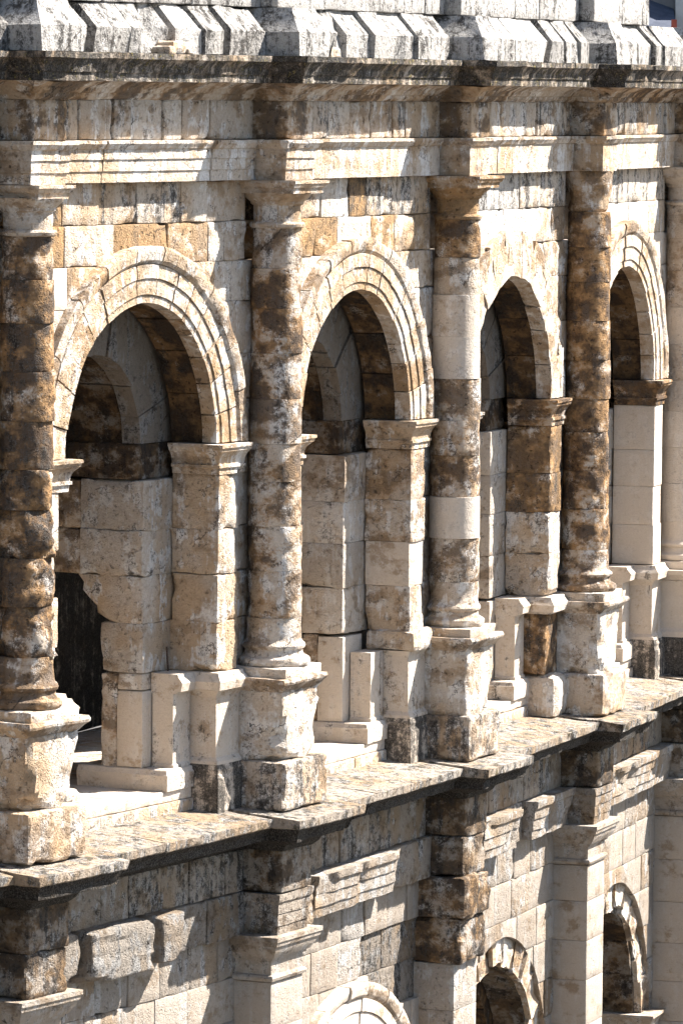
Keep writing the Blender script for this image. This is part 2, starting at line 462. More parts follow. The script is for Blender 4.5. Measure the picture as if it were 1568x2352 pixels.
# ---- entablature over the upper arches
CBED = [(8.88, 0), (8.92, .05), (8.955, .06), (8.965, .10), (9.02, .14), (9.085, .26), (9.10, .30)]
COR = [(9.10, .40), (9.19, .405), (9.20, .425), (9.215, .43), (9.27, .44), (9.33, .485), (9.355, .515), (9.36, .53), (9.43, .53)]
ARC = [(7.90, 0), (8.03, .0), (8.035, .018), (8.17, .018), (8.175, .036), (8.29, .036), (8.30, .06), (8.34, .085), (8.36, .10), (8.40, .10)]
ARCH_PLAIN = [(7.90, 0), (8.29, .01), (8.30, .035), (8.34, .06), (8.36, .075), (8.40, .075)]
def entablature(b):
    u = b * BAY
    pa = Part('architrave', AM, u + 2.95, -.1, 7.9)
    edges = {0: [.42, 1.75, 3.05, 4.35, 5.49], 1: [.42, 1.6, 2.7, 4.2, 5.49], 2: [.42, 1.9, 3.3, 4.4, 5.49], 3: [.42, 1.4, 3.0, 4.6, 5.49]}.get(b, [.42, 2.2, 3.9, 5.49])
    for e0, e1 in zip(edges[:-1], edges[1:]):
        profblock('architrave_block', pa.o and pa, u + e0 + .003, u + e1 - .003, -.7, -.12 + jit(-.012, .012), ARC if b in (-1, 0) else ARCH_PLAIN, pr(jit(.18, .36), .02, 0, 0, 1, .8), L=False, Rr=False, cell=.07, rough=.008, chip=.04, sharp=25)
    profblock('architrave_ressaut', pa, u - .37, u + .37, -.7, .30, ARC if b < 2 else ARCH_PLAIN, pr(.34, .1), cell=.06, rough=.014, chip=.10, sharp=25)
    pf = Part('frieze', AM, u + 2.95, -.15, 8.4)
    x = .36
    while x < 5.5:
        w = jit(.36, .78)
        x1 = min(x + w, 5.54)
        if 5.54 - x1 < .25: x1 = 5.54
        dg = jit(.008, .035) if b < 1 else jit(.003, .009)
        stone('frieze_block', pf, u + x + dg, u + x1, 8.405, 8.885, -.65, -.15 + jit(-.02, .025), pr(jit(.15, .42), jit(.15, .44), 0, 0, .92, .3), cell=.08, bev=.018, chip=.07, rough=.018, gap=.003)
        x = x1
    stone('frieze_ressaut', pf, u - .36, u + .36, 8.405, 8.885, -.65, .31, pr(.5, .28), cell=.08, bev=.02, chip=.08, rough=.02)
    pc = Part('cornice', AM, u + 2.95, .1, 8.9)
    e = {0: [.80, 2.15, 3.6, 5.10], 1: [.8, 2.9, 5.1], 2: [.8, 2.3, 3.9, 5.1]}.get(b, [.8, 2.4, 5.1])
    bed = pr(.48, .22)
    for e0, e1 in zip(e[:-1], e[1:]):
        dn = jit(-.012, .012)
        profblock('cornice_block', pc, u + e0 + .003, u + e1 - .003, -.7, -.15 + dn, [(z + jit(-.003, .003), o) for z, o in COR], pr(.3, .60, 0, .46, .8), L=False, Rr=False, cell=.06, rough=.010, chip=.03, sharp=25)
        profblock('cornice_bed', pc, u + e0 + .003, u + e1 - .003, -.7, -.15 + dn, CBED, pr(jit(.35, .6), jit(.1, .3)), L=False, Rr=False, cell=.06, rough=.014, chip=.05, sharp=25)
    profblock('cornice_ressaut', pc, u - .36, u + .36, -.7, .33, COR, pr(.34, .68, 0, .42, .8), cell=.05, rough=.02, chip=.16 if b in (1, 2, 3) else .08, sharp=25)
    profblock('cornice_bed', pc, u - .36, u + .36, -.7, .33, CBED, bed, cell=.05, rough=.02, chip=.08, sharp=25)
    for s in (-1, 1):  # short lengths beside the ressaut
        profblock('cornice_block', pc, u + (s * .58) - .225, u + (s * .58) + .225, -.7, -.155, COR, pr(.3, .62, 0, .42, .8), L=False, Rr=False, cell=.06, rough=.012, chip=.05, sharp=25)
        profblock('cornice_bed', pc, u + (s * .58) - .225, u + (s * .58) + .225, -.7, -.155, CBED, bed, L=False, Rr=False, cell=.06, rough=.012, chip=.05, sharp=25)
for b in BAYS: entablature(b)

# ---- attic
def attic(b):
    u = b * BAY
    p = Part('attic', AM, u + 2.95, -.1, 9.45)
    ch = [(9.435, 0), (9.73, 0), (9.745, -.015), (10.0, -.24), (10.03, -.25)]
    def blk(e0, e1, nf, props, Ls=False, Rs=False, chip=.05, rough=.015):
        profblock('attic_block', p, u + e0 + .003, u + e1 - .003, -.8, nf, ch, props, L=Ls, Rr=Rs, cell=.06, rough=rough, chip=chip, sharp=25)
    profblock('attic_ressaut', p, u - .54, u + .54, -.8, .56, ch[:3] + [(9.97, -.20), (10.03, -.22)], pr(.03, .42, 0, 0, .8), cell=.06, rough=.025, chip=.13, sharp=25)
    if b in (0, -1):
        segs = [(.56, .80, -.02, .06, .03), (.80, 1.12, .05, .14, .05), (1.12, 1.28, -.25, .05, .03), (1.28, 2.05, .13, .06, .015), (2.05, 2.5, .12, .05, .015), (2.5, 2.62, -.22, .05, .03), (2.62, 2.9, .10, .16, .05),
                (2.9, 3.1, -.2, .05, .03), (3.1, 3.7, .08, .16, .05), (3.7, 4.2, .12, .08, .03), (4.2, 4.36, -.2, .05, .03), (4.36, 5.35, .10, .14, .04)]
    else:
        segs = []
        x = .56
        rr = random.Random(40 + b)
        while x < 5.3:
            w = rr.uniform(.55, .85); x1 = min(x + w, 5.36)
            if 5.36 - x1 < .3: x1 = 5.36
            segs.append((x, x1 - (.13 if rr.random() < .45 else 0), .12, .06, .012))
            if segs[-1][1] < x1 - .05: segs.append((segs[-1][1], x1, -.16, .05, .02))
            x = x1
    for s0, s1, nf, chp, rg in segs: blk(s0, s1, nf + jit(-.07, .05), pr(jit(.0, .05), jit(.28, .54), 0, 0, jit(.62, .82)), chip=chp * 1.8, rough=rg * 1.5)
    # wall above
    x = -.2
    end = 5.7 if b < 3 else 3.75
    if b <= 3:
        while x < end:
            w = jit(.7, 1.3); x1 = min(x + w, end)
            if end - x1 < .4: x1 = end
            stone('attic_wall_stone', p, u + x, u + x1, 10.035, 10.9, -.75, -.12 + jit(-.01, .01), pr(jit(.0, .06), jit(.28, .48), 0, 0, .8), cell=.14, bev=.012, chip=.03, rough=.01)
            x = x1
        stone('attic_pilaster', p, u - .28, u + .28, 10.035, 10.9, -.115, .12, pr(.03, .35, 0, 0, .8), cell=.12, bev=.015, chip=.04, rough=.01)
for b in BAYS: attic(b)
pl_ = Part('fallen_attic_stones', AM, 2.8, .25, 9.44)
for (x, n0, w_, h_) in ((2.74, .12, .34, .16), (2.60, .15, .14, .09), (3.06, .14, .12, .07), (BAY + .75, .2, .3, .12)):
    stone('loose_stone', pl_, x, x + w_, 9.425, 9.425 + h_, n0 - .1, n0 + .15, pr(.2, .3), cell=.045, bev=.02, chip=.06, rough=.04)

# ---- arches
def fascia(r):
    """face of the archivolt: stepped bands and an outer moulding"""
    return np.interp(r - RI, [0, .092, .098, .104, .292, .298, .304, .467, .475, .48, .52, .60, .645, .69], [NP - .01, NP - .01, NP - .035, NP + .01, NP + .01, NP - .02, NP + .03, NP + .03, NP, NP + .04, NP + .06, NP + .08, NP + .085, NP + .07])

def archring(p, uc, zs, ro, props_f, wear=0.0, plainface=False, n=13, depth=-.42, back=-.86, soff=(.8, .3), names=('voussoir', 'archivolt_moulding'), sect=(0, 180), outer=True, fresh=0):
    rl = np.array([RI, RI + .092, RI + .098, RI + .104, RI + .292, RI + .298, RI + .304, RI + .467, RI + .475])
    ang = np.linspace(sect[0], sect[1], n + 1)
    ang[1:-1] += np.array([rnd.uniform(-1.5, 1.5) for _ in range(n - 1)])
    for k in range(n):
        _seed[0] += 1
        off = np.array([_seed[0] * 3.71 % 211, _seed[0] * 7.13 % 197, _seed[0] * 1.37 % 223])
        na, nc = 5, 6
        ijk, faces = lattice(na, len(rl), nc)
        g = rnd.uniform(.12, .42); shift = rnd.uniform(-.012, .012) if wear < .06 else rnd.choice((0, -.02, -.04, -.07))
        lost = 0 if wear < .06 else rnd.choice((0, 0, .03, .06, .10))
        A = np.radians(np.linspace(180 - ang[k] - g, 180 - ang[k + 1] + g, na))[ijk[:, 0]]
        rr = rl[ijk[:, 1]].copy()
        cc = np.array([0, .3, .6, .9, .985, 1])[ijk[:, 2]]
        face = fascia(rr) if not plainface else np.full_like(rr, NP + .02 if wear < .06 else NW - .012)
        n_ = depth + (face + shift - depth) * cc
        q = np.stack([np.cos(A) * rr, np.sin(A) * rr, n_], -1)
        f = fbm(q * 3 + off) if wear < .06 else crag(q * 3.5 + off) * 1.3
        front = (cc > .98)
        w = .004 + wear * .6
        rr2 = rr + f * w * (ijk[:, 1] < 7)
        n2 = n_ + fbm(q * 4 + off + 5) * w * front - front * wear * np.clip(f * 1.4, 0, 1)
        inner = (ijk[:, 1] == 0)
        rr2 = rr2 + inner * lost + (ijk[:, 1] < 7) * (ijk[:, 1] > 0) * np.maximum(0, RI + lost + .01 * ijk[:, 1] - rr2) + inner * (wear * 1.2 * np.clip(fbm(q * 2.3 + off + 11) + .1, 0, 1))
        make(names[0], W(uc + np.cos(A) * rr2, n2, zs + np.sin(A) * rr2), faces, p, None, props_f(k, n, 0), 30)
    for k in range(9):
        ijk, faces = lattice(7, 3, 6)
        g = .25
        an = np.linspace(sect[0], sect[1], 10)
        A = np.radians(np.linspace(180 - an[k] - g, 180 - an[k + 1] + g, 7))[ijk[:, 0]]
        rr = np.array([RI + .012, RI + .3, RI + .5])[ijk[:, 1]] + rnd.uniform(-.008, .012)
        n_ = np.linspace(back, depth - .004, 6)[ijk[:, 2]]
        q = np.stack([np.cos(A) * rr, np.sin(A) * rr, n_], -1)
        rr = rr + fbm(q * 4 + k * 5.3 + uc) * (.012 + wear * .5)
        make('soffit_stone', W(uc + np.cos(A) * rr, n_, zs + np.sin(A) * rr), faces, p, None, pr(soff[0] + rnd.uniform(-.15, .1), soff[1] + rnd.uniform(-.1, .15), 0, 0, .42), 30)
    if not outer: return
    m_ = 11
    ang = np.linspace(sect[0], sect[1], m_ + 1)
    ang[1:-1] += np.array([rnd.uniform(-3, 3) for _ in range(m_ - 1)])
    rl = np.array([RI + .477, RI + .52, RI + .60, RI + .645, RI + .69])
    for k in range(m_):
        _seed[0] += 1
        off = np.array([_seed[0] * 3.71 % 211, _seed[0] * 7.13 % 197, _seed[0] * 1.37 % 223])
        na, nc = 6, 4
        ijk, faces = lattice(na, len(rl), nc)
        A = np.radians(np.linspace(180 - ang[k] - .25, 180 - ang[k + 1] + .25, na))[ijk[:, 0]]
        rr = rl[ijk[:, 1]]
        cc = np.array([0, .5, .9, 1])[ijk[:, 2]]
        face = fascia(rr)
        if plainface: face = np.full_like(face, NP + .035) - rnd.uniform(0, .04)
        elif wear > .02 and rnd.random() < .55: face = face - rnd.uniform(.05, .12)
        face = face + rnd.uniform(-.02, .012)
        n_ = -.6 + (face + .6) * cc
        q = np.stack([np.cos(A) * rr, np.sin(A) * rr, n_], -1)
        f = fbm(q * 4 + off)
        ex = np.clip(f * 1.5 - .1, 0, 1) * (.02 + wear)
        out = (ijk[:, 1] >= 3)
        rr2 = rr - ex * out + fbm(q * 6 + off) * .006
        n2 = n_ - ex * (cc > .95) * .8
        make(names[1], W(uc + np.cos(A) * rr2, n2, zs + np.sin(A) * rr2), faces, p, None, props_f(k, m_, 1), 30)

def upper_arch(b):
    uc = b * BAY + 2.95
    p = Part('arch', AM, uc, NP, SPR)
    base = {0: .36, 1: .34, 2: .34, 3: .30}.get(b, .35)
    def pf(k, n, ring):
        x = k / max(1, n - 1)
        pa = base + jit(-.1, .1) + (.12 if ring and x < .35 else 0)
        return pr(pa + .06, .14 if ring else .02, .25 if b == 3 else 0, 0, 1, .3 if ring else .75)
    archring(p, uc, SPR, RO, pf, wear={0: .012, 1: .010, 2: .045, 3: .008}.get(b, .01), plainface=(b == 2), n={0: 15, 1: 15, 2: 11, 3: 15}.get(b, 13))
for b in BAYS: upper_arch(b)

# ---- spandrel walls
ROWS = [4.25, 4.65, 5.17, 5.74, 6.40, 6.90, 7.39, 7.90]
def circle_clip(u0, u1, z0, z1, uc, zs, rad):
    x0, x1 = u0 - uc, u1 - uc
    def far(x, z): return math.hypot(x, max(0, z - zs)) >= rad
    if not any(far(x, z) for x in (x0, x1) for z in (z0, z1)): return None
    xm, zm = (x0 + x1) / 2, (z0 + z1) / 2 - zs
    side = abs(xm) > zm * 1.05
    if all(far(x, z) for x in (x0, x1) for z in (z0, z1)) and (x0 > 0) == (x1 > 0): return lambda u, n, z: (u, n, z)
    def f(u, n, z):
        x, zz = u - uc, z - zs
        ins = (np.hypot(x, np.maximum(zz, 0)) < rad)
        if side:
            sg = 1 if xm > 0 else -1
            xo = np.sqrt(np.maximum(rad ** 2 - np.maximum(zz, 0) ** 2, 0))
            lim = x1 if sg > 0 else -x0
            xo = np.minimum(xo, lim)
            xn = np.where(ins, np.maximum(sg * x, xo), sg * x)
            za = np.sqrt(np.maximum(rad ** 2 - xn ** 2, 0))
            zn = np.where(ins, np.maximum(zz, np.minimum(za, z1 - zs)), zz)
            return uc + sg * xn, n, zs + zn
        za = np.sqrt(np.maximum(rad ** 2 - np.minimum(np.abs(x), rad) ** 2, 0))
        zn = np.where(ins, np.minimum(np.maximum(zz, za), z1 - zs), zz)
        xa = np.sqrt(np.maximum(rad ** 2 - zn ** 2, 0))
        sg = np.where(x >= 0, 1, -1)
        xn = np.where(ins & (zn >= z1 - zs - 1e-6), sg * np.maximum(np.abs(x), xa), x)
        xn = np.clip(xn, x0, x1)
        return uc + xn, n, zs + zn
    return f

SPAN = {  # (u edges, patina) of the two top courses of each bay
    0: ([.3, 1.15, 1.95, 2.85, 3.9, 4.55, 5.6], [.6, .18, .42, .18, .2, .3], [.3, 1.2, 2.3, 3.6, 4.6, 5.0, 5.6], [.9, .16, .72, .5, .25, .3]),
    1: ([.3, 1.0, 1.9, 2.75, 3.35, 4.4, 5.6], [.75, .25, .10, .85, .2, .25], [.3, .95, 1.7, 2.4, 3.5, 4.3, 5.6], [.6, .7, .7, .12, .65, .45]),
    2: ([.3, .9, 1.3, 2.5, 3.4, 4.7, 5.6], [.1, .15, .06, .08, .3, .3], [.3, 1.6, 2.7, 4.2, 5.0, 5.6], [.1, .06, .08, .35, .45]),
    3: ([.3, 1.3, 2.6, 3.9, 5.6], [.1, .08, .1, .2], [.3, 1.5, 3.2, 4.4, 5.6], [.1, .08, .1, .2]),
}
def spandrel(b):
    u, uc = b * BAY, b * BAY + 2.95
    p = Part('spandrel_wall', AM, uc, NW, SPR)
    for r in range(len(ROWS) - 1):
        z0, z1 = ROWS[r], ROWS[r + 1]
        if b in SPAN and r >= 5:
            ed, pas = (SPAN[b][0], SPAN[b][1]) if r == 6 else (SPAN[b][2], SPAN[b][3])
        elif r <= 3:
            ed = [.0, .62 + jit(-.05, .15), 2.2, 3.7, 5.28 + jit(-.15, .05), 5.9]; pas = None
        else:
            ed = [.1, 1.15 + jit(-.1, .2), 2.0, 3.0, 4.0, 4.8 + jit(-.2, .1), 5.8]; pas = None
        for k, (e0, e1) in enumerate(zip(ed[:-1], ed[1:])):
            f = circle_clip(u + e0, u + e1, z0, z1, uc, SPR, RO - .045)
            if f is None: continue
            fr = 0
            pa = pas[k] if pas else jit(.12, .5)
            if b == 0 and r == 4 and k == 0: fr, pa = 1, 0
            if b == 3: fr = .5 if rnd.random() < .5 else .15
            gr = .12 if r >= 5 else .05
            if r == 6 and rnd.random() < .8: gr = .42
            if r in (2, 3, 4) and fr < .5: gr = jit(.05, .28)
            stone('spandrel_stone', p, u + e0, u + e1, z0, z1, -.72, NW + jit(-.012, .014), pr(pa, gr, fr, 0, 1, .65 if b < 2 else .4), cell=.085, bev=.010 if fr > .9 else .014, chip=.005 if fr > .9 else .06, rough=.003 if fr > .9 else .012, fmap=f, gap=.0035)
for b in BAYS: spandrel(b)

# ---- piers between the openings, with imposts and their own pedestals
def pier(i):
    u = i * BAY
    p = Part('pier', AM, u, NP, .1)
    CZ = [1.82, 2.43, 3.02, 3.58, 4.14, 4.26]
    CZ = [1.82, 2.43, 3.02, 3.58, 4.26]
    fresh = {4: .81, 5: .4}.get(i, 0)
    for s in (-1, 1):
        for k, (z0, z1) in enumerate(zip(CZ[:-1], CZ[1:])):
            a, c = (u - 1.15, u - .63) if s < 0 else (u + .63, u + (1.15 if i else .92 + .06 * (k % 2)))
            fr, pa, chp, rg = fresh, jit(.15, .38), .12, .018
            if i == 2 and k == 1: fr, pa, chp, rg = .7, .15, .02, .005
            if i == 3 and k in (2, 3): pa = .66
            if i == 1 and k == 0: chp, rg = .16, .04
            if i == 3 and k == 0: chp, rg = .14, .03
            if i == 2 and k in (2, 3): pa = .45; chp = .08
            if fr > .8: chp, rg = .008, .003; pa = .1
            stone('jamb_stone', p, a + jit(-.012, .012), c, z0, z1, -.85 + jit(-.03, .03), NP + jit(-.012, .012), pr(pa, jit(.05, .26) if fr < .5 else .05, fr, 0, 1, .25), cell=.08, bev=.006, chip=chp * .8, rough=rg, ncell=.09, gap=.002)
            # inner order, one or two stones deep
            a, c = (u - 1.86, u - .9) if s < 0 else (u + .9, u + 1.86)
            zz0, zz1 = (z0, min(z1, 4.2))
            pa = .18 if s < 0 else .3
            depth = -1.45 if k in (0,) else (-1.62 if k == 1 else -3.4)
            stone('jamb_stone', p, a + jit(-.015, .015), c + (0 if s < 0 else jit(-.01, .01)), zz0, zz1, depth if k < 2 else -1.75, -.865 + jit(-.012, .012), pr(pa + jit(-.08, .18), jit(.12, .3), .3 if i >= 2 else 0, 0, jit(.78, .95)), cell=.09, bev=.007, chip=.07 if i < 3 else .03, rough=.018 if i < 3 else .008, ncell=.1, gap=.002,
                  corner=[(0, 0, 0, .2)] if (k == 1 and s < 0) else None,
                  fmap=(lambda uu, nn, zz: (uu, -.865 + (nn + .865) * (.80 + .42 * np.clip((zz - 2.43) / .59, 0, 1) + .05 * np.sin(zz * 23)), zz)) if k == 1 else None)
            if k >= 2:
                stone('lintel_stone', p, a, c, zz0, zz1, -3.4, -1.755, pr(.5, .2), cell=.2, bev=.02, chip=.05, rough=.015)
        # vertical blocks between inner pier and vault
        a, c = (u - 1.84, u - .9) if s < 0 else (u + .9, u + 1.84)
        stone('lintel_stone', p, a, c, 4.21, 4.655, -3.4, -.95, pr(.55, .34, 0, 0, .42), cell=.12, bev=.02, chip=.07, rough=.02)
        # impost
        a, c = (u - 1.15, u - .5) if s < 0 else (u + .5, u + 1.15)
        profblock('impost', p, a, c, -.83, NP, [(4.265, .02), (4.34, .025), (4.35, .05), (4.385, .05), (4.39, .03), (4.44, .035), (4.50, .06), (4.55, .11), (4.56, .125), (4.60, .135), (4.605, .15), (4.645, .15)],
                  pr(.62 if i in (3, 4) else .34, .25 if i in (3, 4) else .08), L=s < 0, Rr=s > 0, cell=.06, rough=.012 if i != 2 else .006, chip=.06 if i in (0, 3, 4) else .02, ncell=.08, sharp=25)
    # strip of wall behind the column
    for z0, z1 in zip(CZ[:-1], CZ[1:]):
        stone('jamb_stone', p, u - .64, u + .64, z0, z1, -.84, -.33 + jit(-.012, .012), pr(jit(.2, .4), .12, fresh * .8), cell=.12, bev=.012, chip=.04, rough=.012)
    stone('jamb_stone', p, u - .64, u + .64, .10, 1.82, -.84, -.34, pr(.3, .1, fresh), cell=.16, bev=.012, chip=.04, rough=.012)
    # pedestals under the jambs
    for s in (-1, 1):
        def sp(a, c): return (u + a, u + c) if s < 0 else (u - c, u - a)
        style = {1: 'new', 2: 'nocap', 3: 'mixed', 4: 'new', 0: 'new', -1: 'new', 5: 'new'}[i]
        L, Rr = s < 0, s > 0
        fr = pr(.2, .22, .70, 0, .98, .5)
        stain = pr(.12, .30, .9)
        a, c = sp(-1.15, -.54)
        if style != 'mixed':
            profblock('jamb_dado', p, a, c, -.84, NP, [(.66, .05), (.70, .045), (.75, .0), (1.50, 0), (1.53, .02), (1.565, .03)], fr, L=L, Rr=Rr, rough=.002, sharp=25)
            profblock('jamb_plinth', p, a, c, -.84, NP, [(.06, .08), (.50, .08), (.51, .07), (.56, .06), (.60, .07), (.64, .055), (.665, .05)], pr(.2, .62, .7), L=L, Rr=Rr, rough=.003, sharp=25)
        else:
            stone('jamb_dado', p, a, c, .68, 1.57, -.84, NP - .04, pr(.66, .4), cell=.08, bev=.03, chip=.12, rough=.03)
            stone('jamb_plinth', p, a - .03, c + .06, .06, .68, -.84, NP + .12, pr(.12, .1), cell=.08, bev=.12, chip=.16, rough=.05)
        CAPP = [(1.565, .04), (1.585, .05), (1.60, .11), (1.66, .12), (1.70, .13), (1.715, .12), (1.775, .07), (1.81, .06)]
        if style != 'nocap':
            profblock('jamb_cap', p, a, c, -.84, NP, CAPP, fr, L=L, Rr=Rr, rough=.002, sharp=25)
        else:
            stone('broken_cap', p, a - .06, c, 1.57, 1.83, -.80, NP + .10, pr(.35, .12), cell=.06, bev=.05, chip=.16, rough=.06)
        a, c = sp(-1.62, -1.18)
        profblock('jamb_dado', p, a, c, -.84, -.55, [(.64, .02), (.68, .02), (.70, .0), (1.565, 0)], fr, L=L, Rr=Rr, rough=.002, sharp=25)
        if style != 'nocap':
            profblock('jamb_cap', p, a, c, -.86, -.55, CAPP, fr, L=False, Rr=False, rough=.002, sharp=25)
        a, c = sp(-1.85, -1.17)
        stone('jamb_panel', p, a, c, .64, 1.60 if style == 'new' else 1.78, -1.22, -.86, pr(.16, .12, .75, 0, .96, .5), cell=.12, bev=.010, chip=.02, rough=.006)
        stone('jamb_stone', p, a, c, .34, 1.80, -1.44, -1.225, pr(.45, .2), cell=.1, bev=.03, chip=.08, rough=.03)
        if style == 'new':
            stone('jamb_stone', p, a, c, 1.605, 1.815, -1.215, -.87, pr(.25, .1), cell=.09, bev=.025, chip=.06, rough=.02)
        a, c = sp(-1.92, -1.16)
        profblock('step_block', p, a, c, -1.75, -.46, [(.385, 0), (.58, 0), (.60, -.02), (.635, -.035), (.645, -.05)], pr(.2, .2, .7, 0, .95), L=L, Rr=Rr, rough=.006, chip=.02, sharp=25, ncell=.1)
for i in COLS: pier(i)

# ---- sills, gallery floor, vaults and the dark inside
def gallery(b):
    u, uc = b * BAY, b * BAY + 2.95
    p = Part('gallery', AM, uc, -1.5, .1)
    stone('sill_stone', p, u + 1.10, uc + .1, .245, .385, -2.2, -.5, pr(.12, .10, .6), cell=.12, bev=.01, chip=.03, rough=.006)
    stone('sill_stone', p, uc + .1, u + 4.80, .245, .385, -2.2, -.5, pr(.12, .10, .6), cell=.12, bev=.01, chip=.03, rough=.006)
    for e0, e1 in ((1.10, 2.4), (2.4, 3.6), (3.6, 4.80)):
        stone('sill_stone', p, u + e0, u + e1, .06, .243, -2.2, -.47, pr(.2, .22), cell=.12, bev=.012, chip=.03, rough=.008)
    for e0, e1, n0, n1 in ((-.2, 3.0, -3.3, -2.203), (3.0, 5.7, -3.3, -2.203), (-.2, 2.4, -4.5, -3.303), (2.4, 5.7, -4.5, -3.303)):
        stone('floor_slab', p, u + e0, u + e1, .25, .375, n0, n1, pr(.2, .25), cell=.4, bev=.008, chip=.01, rough=.004)
    # radial barrel vault of long stones
    ri, ro = 1.14, 2.0
    ang = np.linspace(0, 180, 10)
    for k in range(9):
        ijk, faces = lattice(6, 3, 8)
        A = np.radians(np.linspace(180 - ang[k] - .3, 180 - ang[k + 1] + .3, 6))[ijk[:, 0]]
        rr = np.array([ri, (ri + ro) / 2, ro])[ijk[:, 1]] + jit(-.012, .012)
        n_ = np.linspace(-3.4, -1.2, 8)[ijk[:, 2]]
        q = np.stack([np.cos(A) * rr, np.sin(A) * rr, n_], -1)
        rr = rr + fbm(q * 3 + k * 9.1 + b) * .02
        n_ = n_ + fbm(q * 3 + 40 + k) * .015
        make('vault_stone', W(uc + np.cos(A) * rr, n_, SPR + np.sin(A) * rr), faces, p, None, pr(.6, .32, 0, 0, .32), 30)
    ra = [0, 22, 41, 63, 82, 104, 126, 141, 163, 180]
    for k in range(9):
        ijk, faces = lattice(9, 6, 4)
        A = np.radians(np.linspace(180 - ra[k] - .2, 180 - ra[k + 1] + .2, 9))[ijk[:, 0]]
        rr = np.array([1.13, 1.25, 1.45, 1.62, 1.8, 2.25])[ijk[:, 1]]
        n_ = np.linspace(-1.198, -.93 + jit(-.02, .015), 4)[ijk[:, 2]]
        q = np.stack([np.cos(A) * rr, np.sin(A) * rr, n_], -1)
        rr = rr + crag(q * 2.5 + k * 3.1 + b) * .045 * (ijk[:, 1] == 0)
        n_ = n_ + crag(q * 2.5 + 70 + k) * .02
        make('vault_ring_stone', W(uc + np.cos(A) * rr, n_, SPR + np.sin(A) * rr), faces, p, None, pr(.12, .26, .15, 0, .34), 25)
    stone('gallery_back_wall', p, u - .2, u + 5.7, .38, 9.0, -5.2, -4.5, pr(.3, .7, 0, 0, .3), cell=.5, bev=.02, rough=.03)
    stone('roof_slab', p, u - .2, u + 5.7, 9.0, 9.3, -5.2, -.72, pr(.3, .3), cell=.6, bev=.02, rough=.01)
    stone('rubble_core', p, u - .05, u + 5.85, 6.9, 8.95, -4.45, -.75, mat=MORTAR, cell=.5, bev=.02, rough=.01)
for b in BAYS: gallery(b)
gp = Part('gallery_light_stop', AM, -BAY, -2.5, 0)  # unseen walls added across both gallery ends to keep the inside dark
stone('light_stop_wall', gp, -BAY - .9, -BAY - .3, -1, 9.2, -5.2, -.9, mat=DARKWALL, cell=1, bev=.02)
stone('light_stop_wall', gp, 5 * BAY + .3, 5 * BAY + .9, -1, 9.2, -5.2, -.9, mat=DARKWALL, cell=1, bev=.02)

# ---- ledge: the cornice of the lower storey
LBED = [(-.47, 0), (-.42, .08), (-.38, .11), (-.32, .34), (-.29, .44), (-.285, .55), (-.19, .57), (-.17, .60), (-.118, .645)]
LED = [(-.117, .66), (-.10, .685), (-.01, .70), (0, .70)]
def ledge(b):
    u = b * BAY
    p = Part('ledge', AM, u + 2.95, .2, -.1)
    e = {0: [.86, 2.35, 4.1, 5.04], 1: [.86, 2.0, 3.4, 5.04], 2: [.86, 2.7, 5.04]}.get(b, [.86, 2.9, 5.04])
    for k, (e0, e1) in enumerate(zip(e[:-1], e[1:])):
        dn = -.20 + jit(-.02, .02)
        profblock('ledge_slab', p, u + e0 + .003, u + e1 - .003, -.62, dn, [(z + jit(-.004, .004), o) for z, o in LED], pr(.2, .42, 0, .38, .66), L=False, Rr=False, cell=.05, rough=.018, chip=.10, topslope=.12, sharp=25, ncell=.12)
        profblock('ledge_bed', p, u + e0 + .003, u + e1 - .003, -.62, dn, LBED, pr(.2, .9, 0, 0, .7), L=False, Rr=False, cell=.06, rough=.02, chip=.08, sharp=25)  # black crust, with the shadow under the lip worked into the darker tone
    LR = [(z, o * .72) for z, o in LED]
    profblock('ledge_ressaut', p, u - .42, u + .42, -.2, .37, LR, pr(.25, .45, 0, .38, .66), cell=.05, rough=.02, chip=.13 if b in (0, 1, 3) else .05, topslope=.09, sharp=25, ncell=.07)
    profblock('ledge_bed', p, u - .42, u + .42, -.2, .37, [(z, o * .72) for z, o in LBED], pr(.3, .9, 0, 0, .7), cell=.05, rough=.025, chip=.12, sharp=25)
    for s in (-1, 1):
        profblock('ledge_slab', p, u + s * .64 - .22, u + s * .64 + .22, -.62, -.205, LED, pr(.2, .42, 0, .38, .66), L=False, Rr=False, cell=.06, rough=.012, chip=.04, topslope=.118, sharp=25, ncell=.12)
        profblock('ledge_bed', p, u + s * .64 - .22, u + s * .64 + .22, -.62, -.205, LBED, pr(.2, .9, 0, 0, .7), L=False, Rr=False, cell=.06, rough=.02, chip=.08, sharp=25)
    stone('ledge_slab', p, u - .42, u + .42, -.3, .10, -.62, -.19, pr(.2, .4, 0, .3), cell=.2)
for b in BAYS: ledge(b)

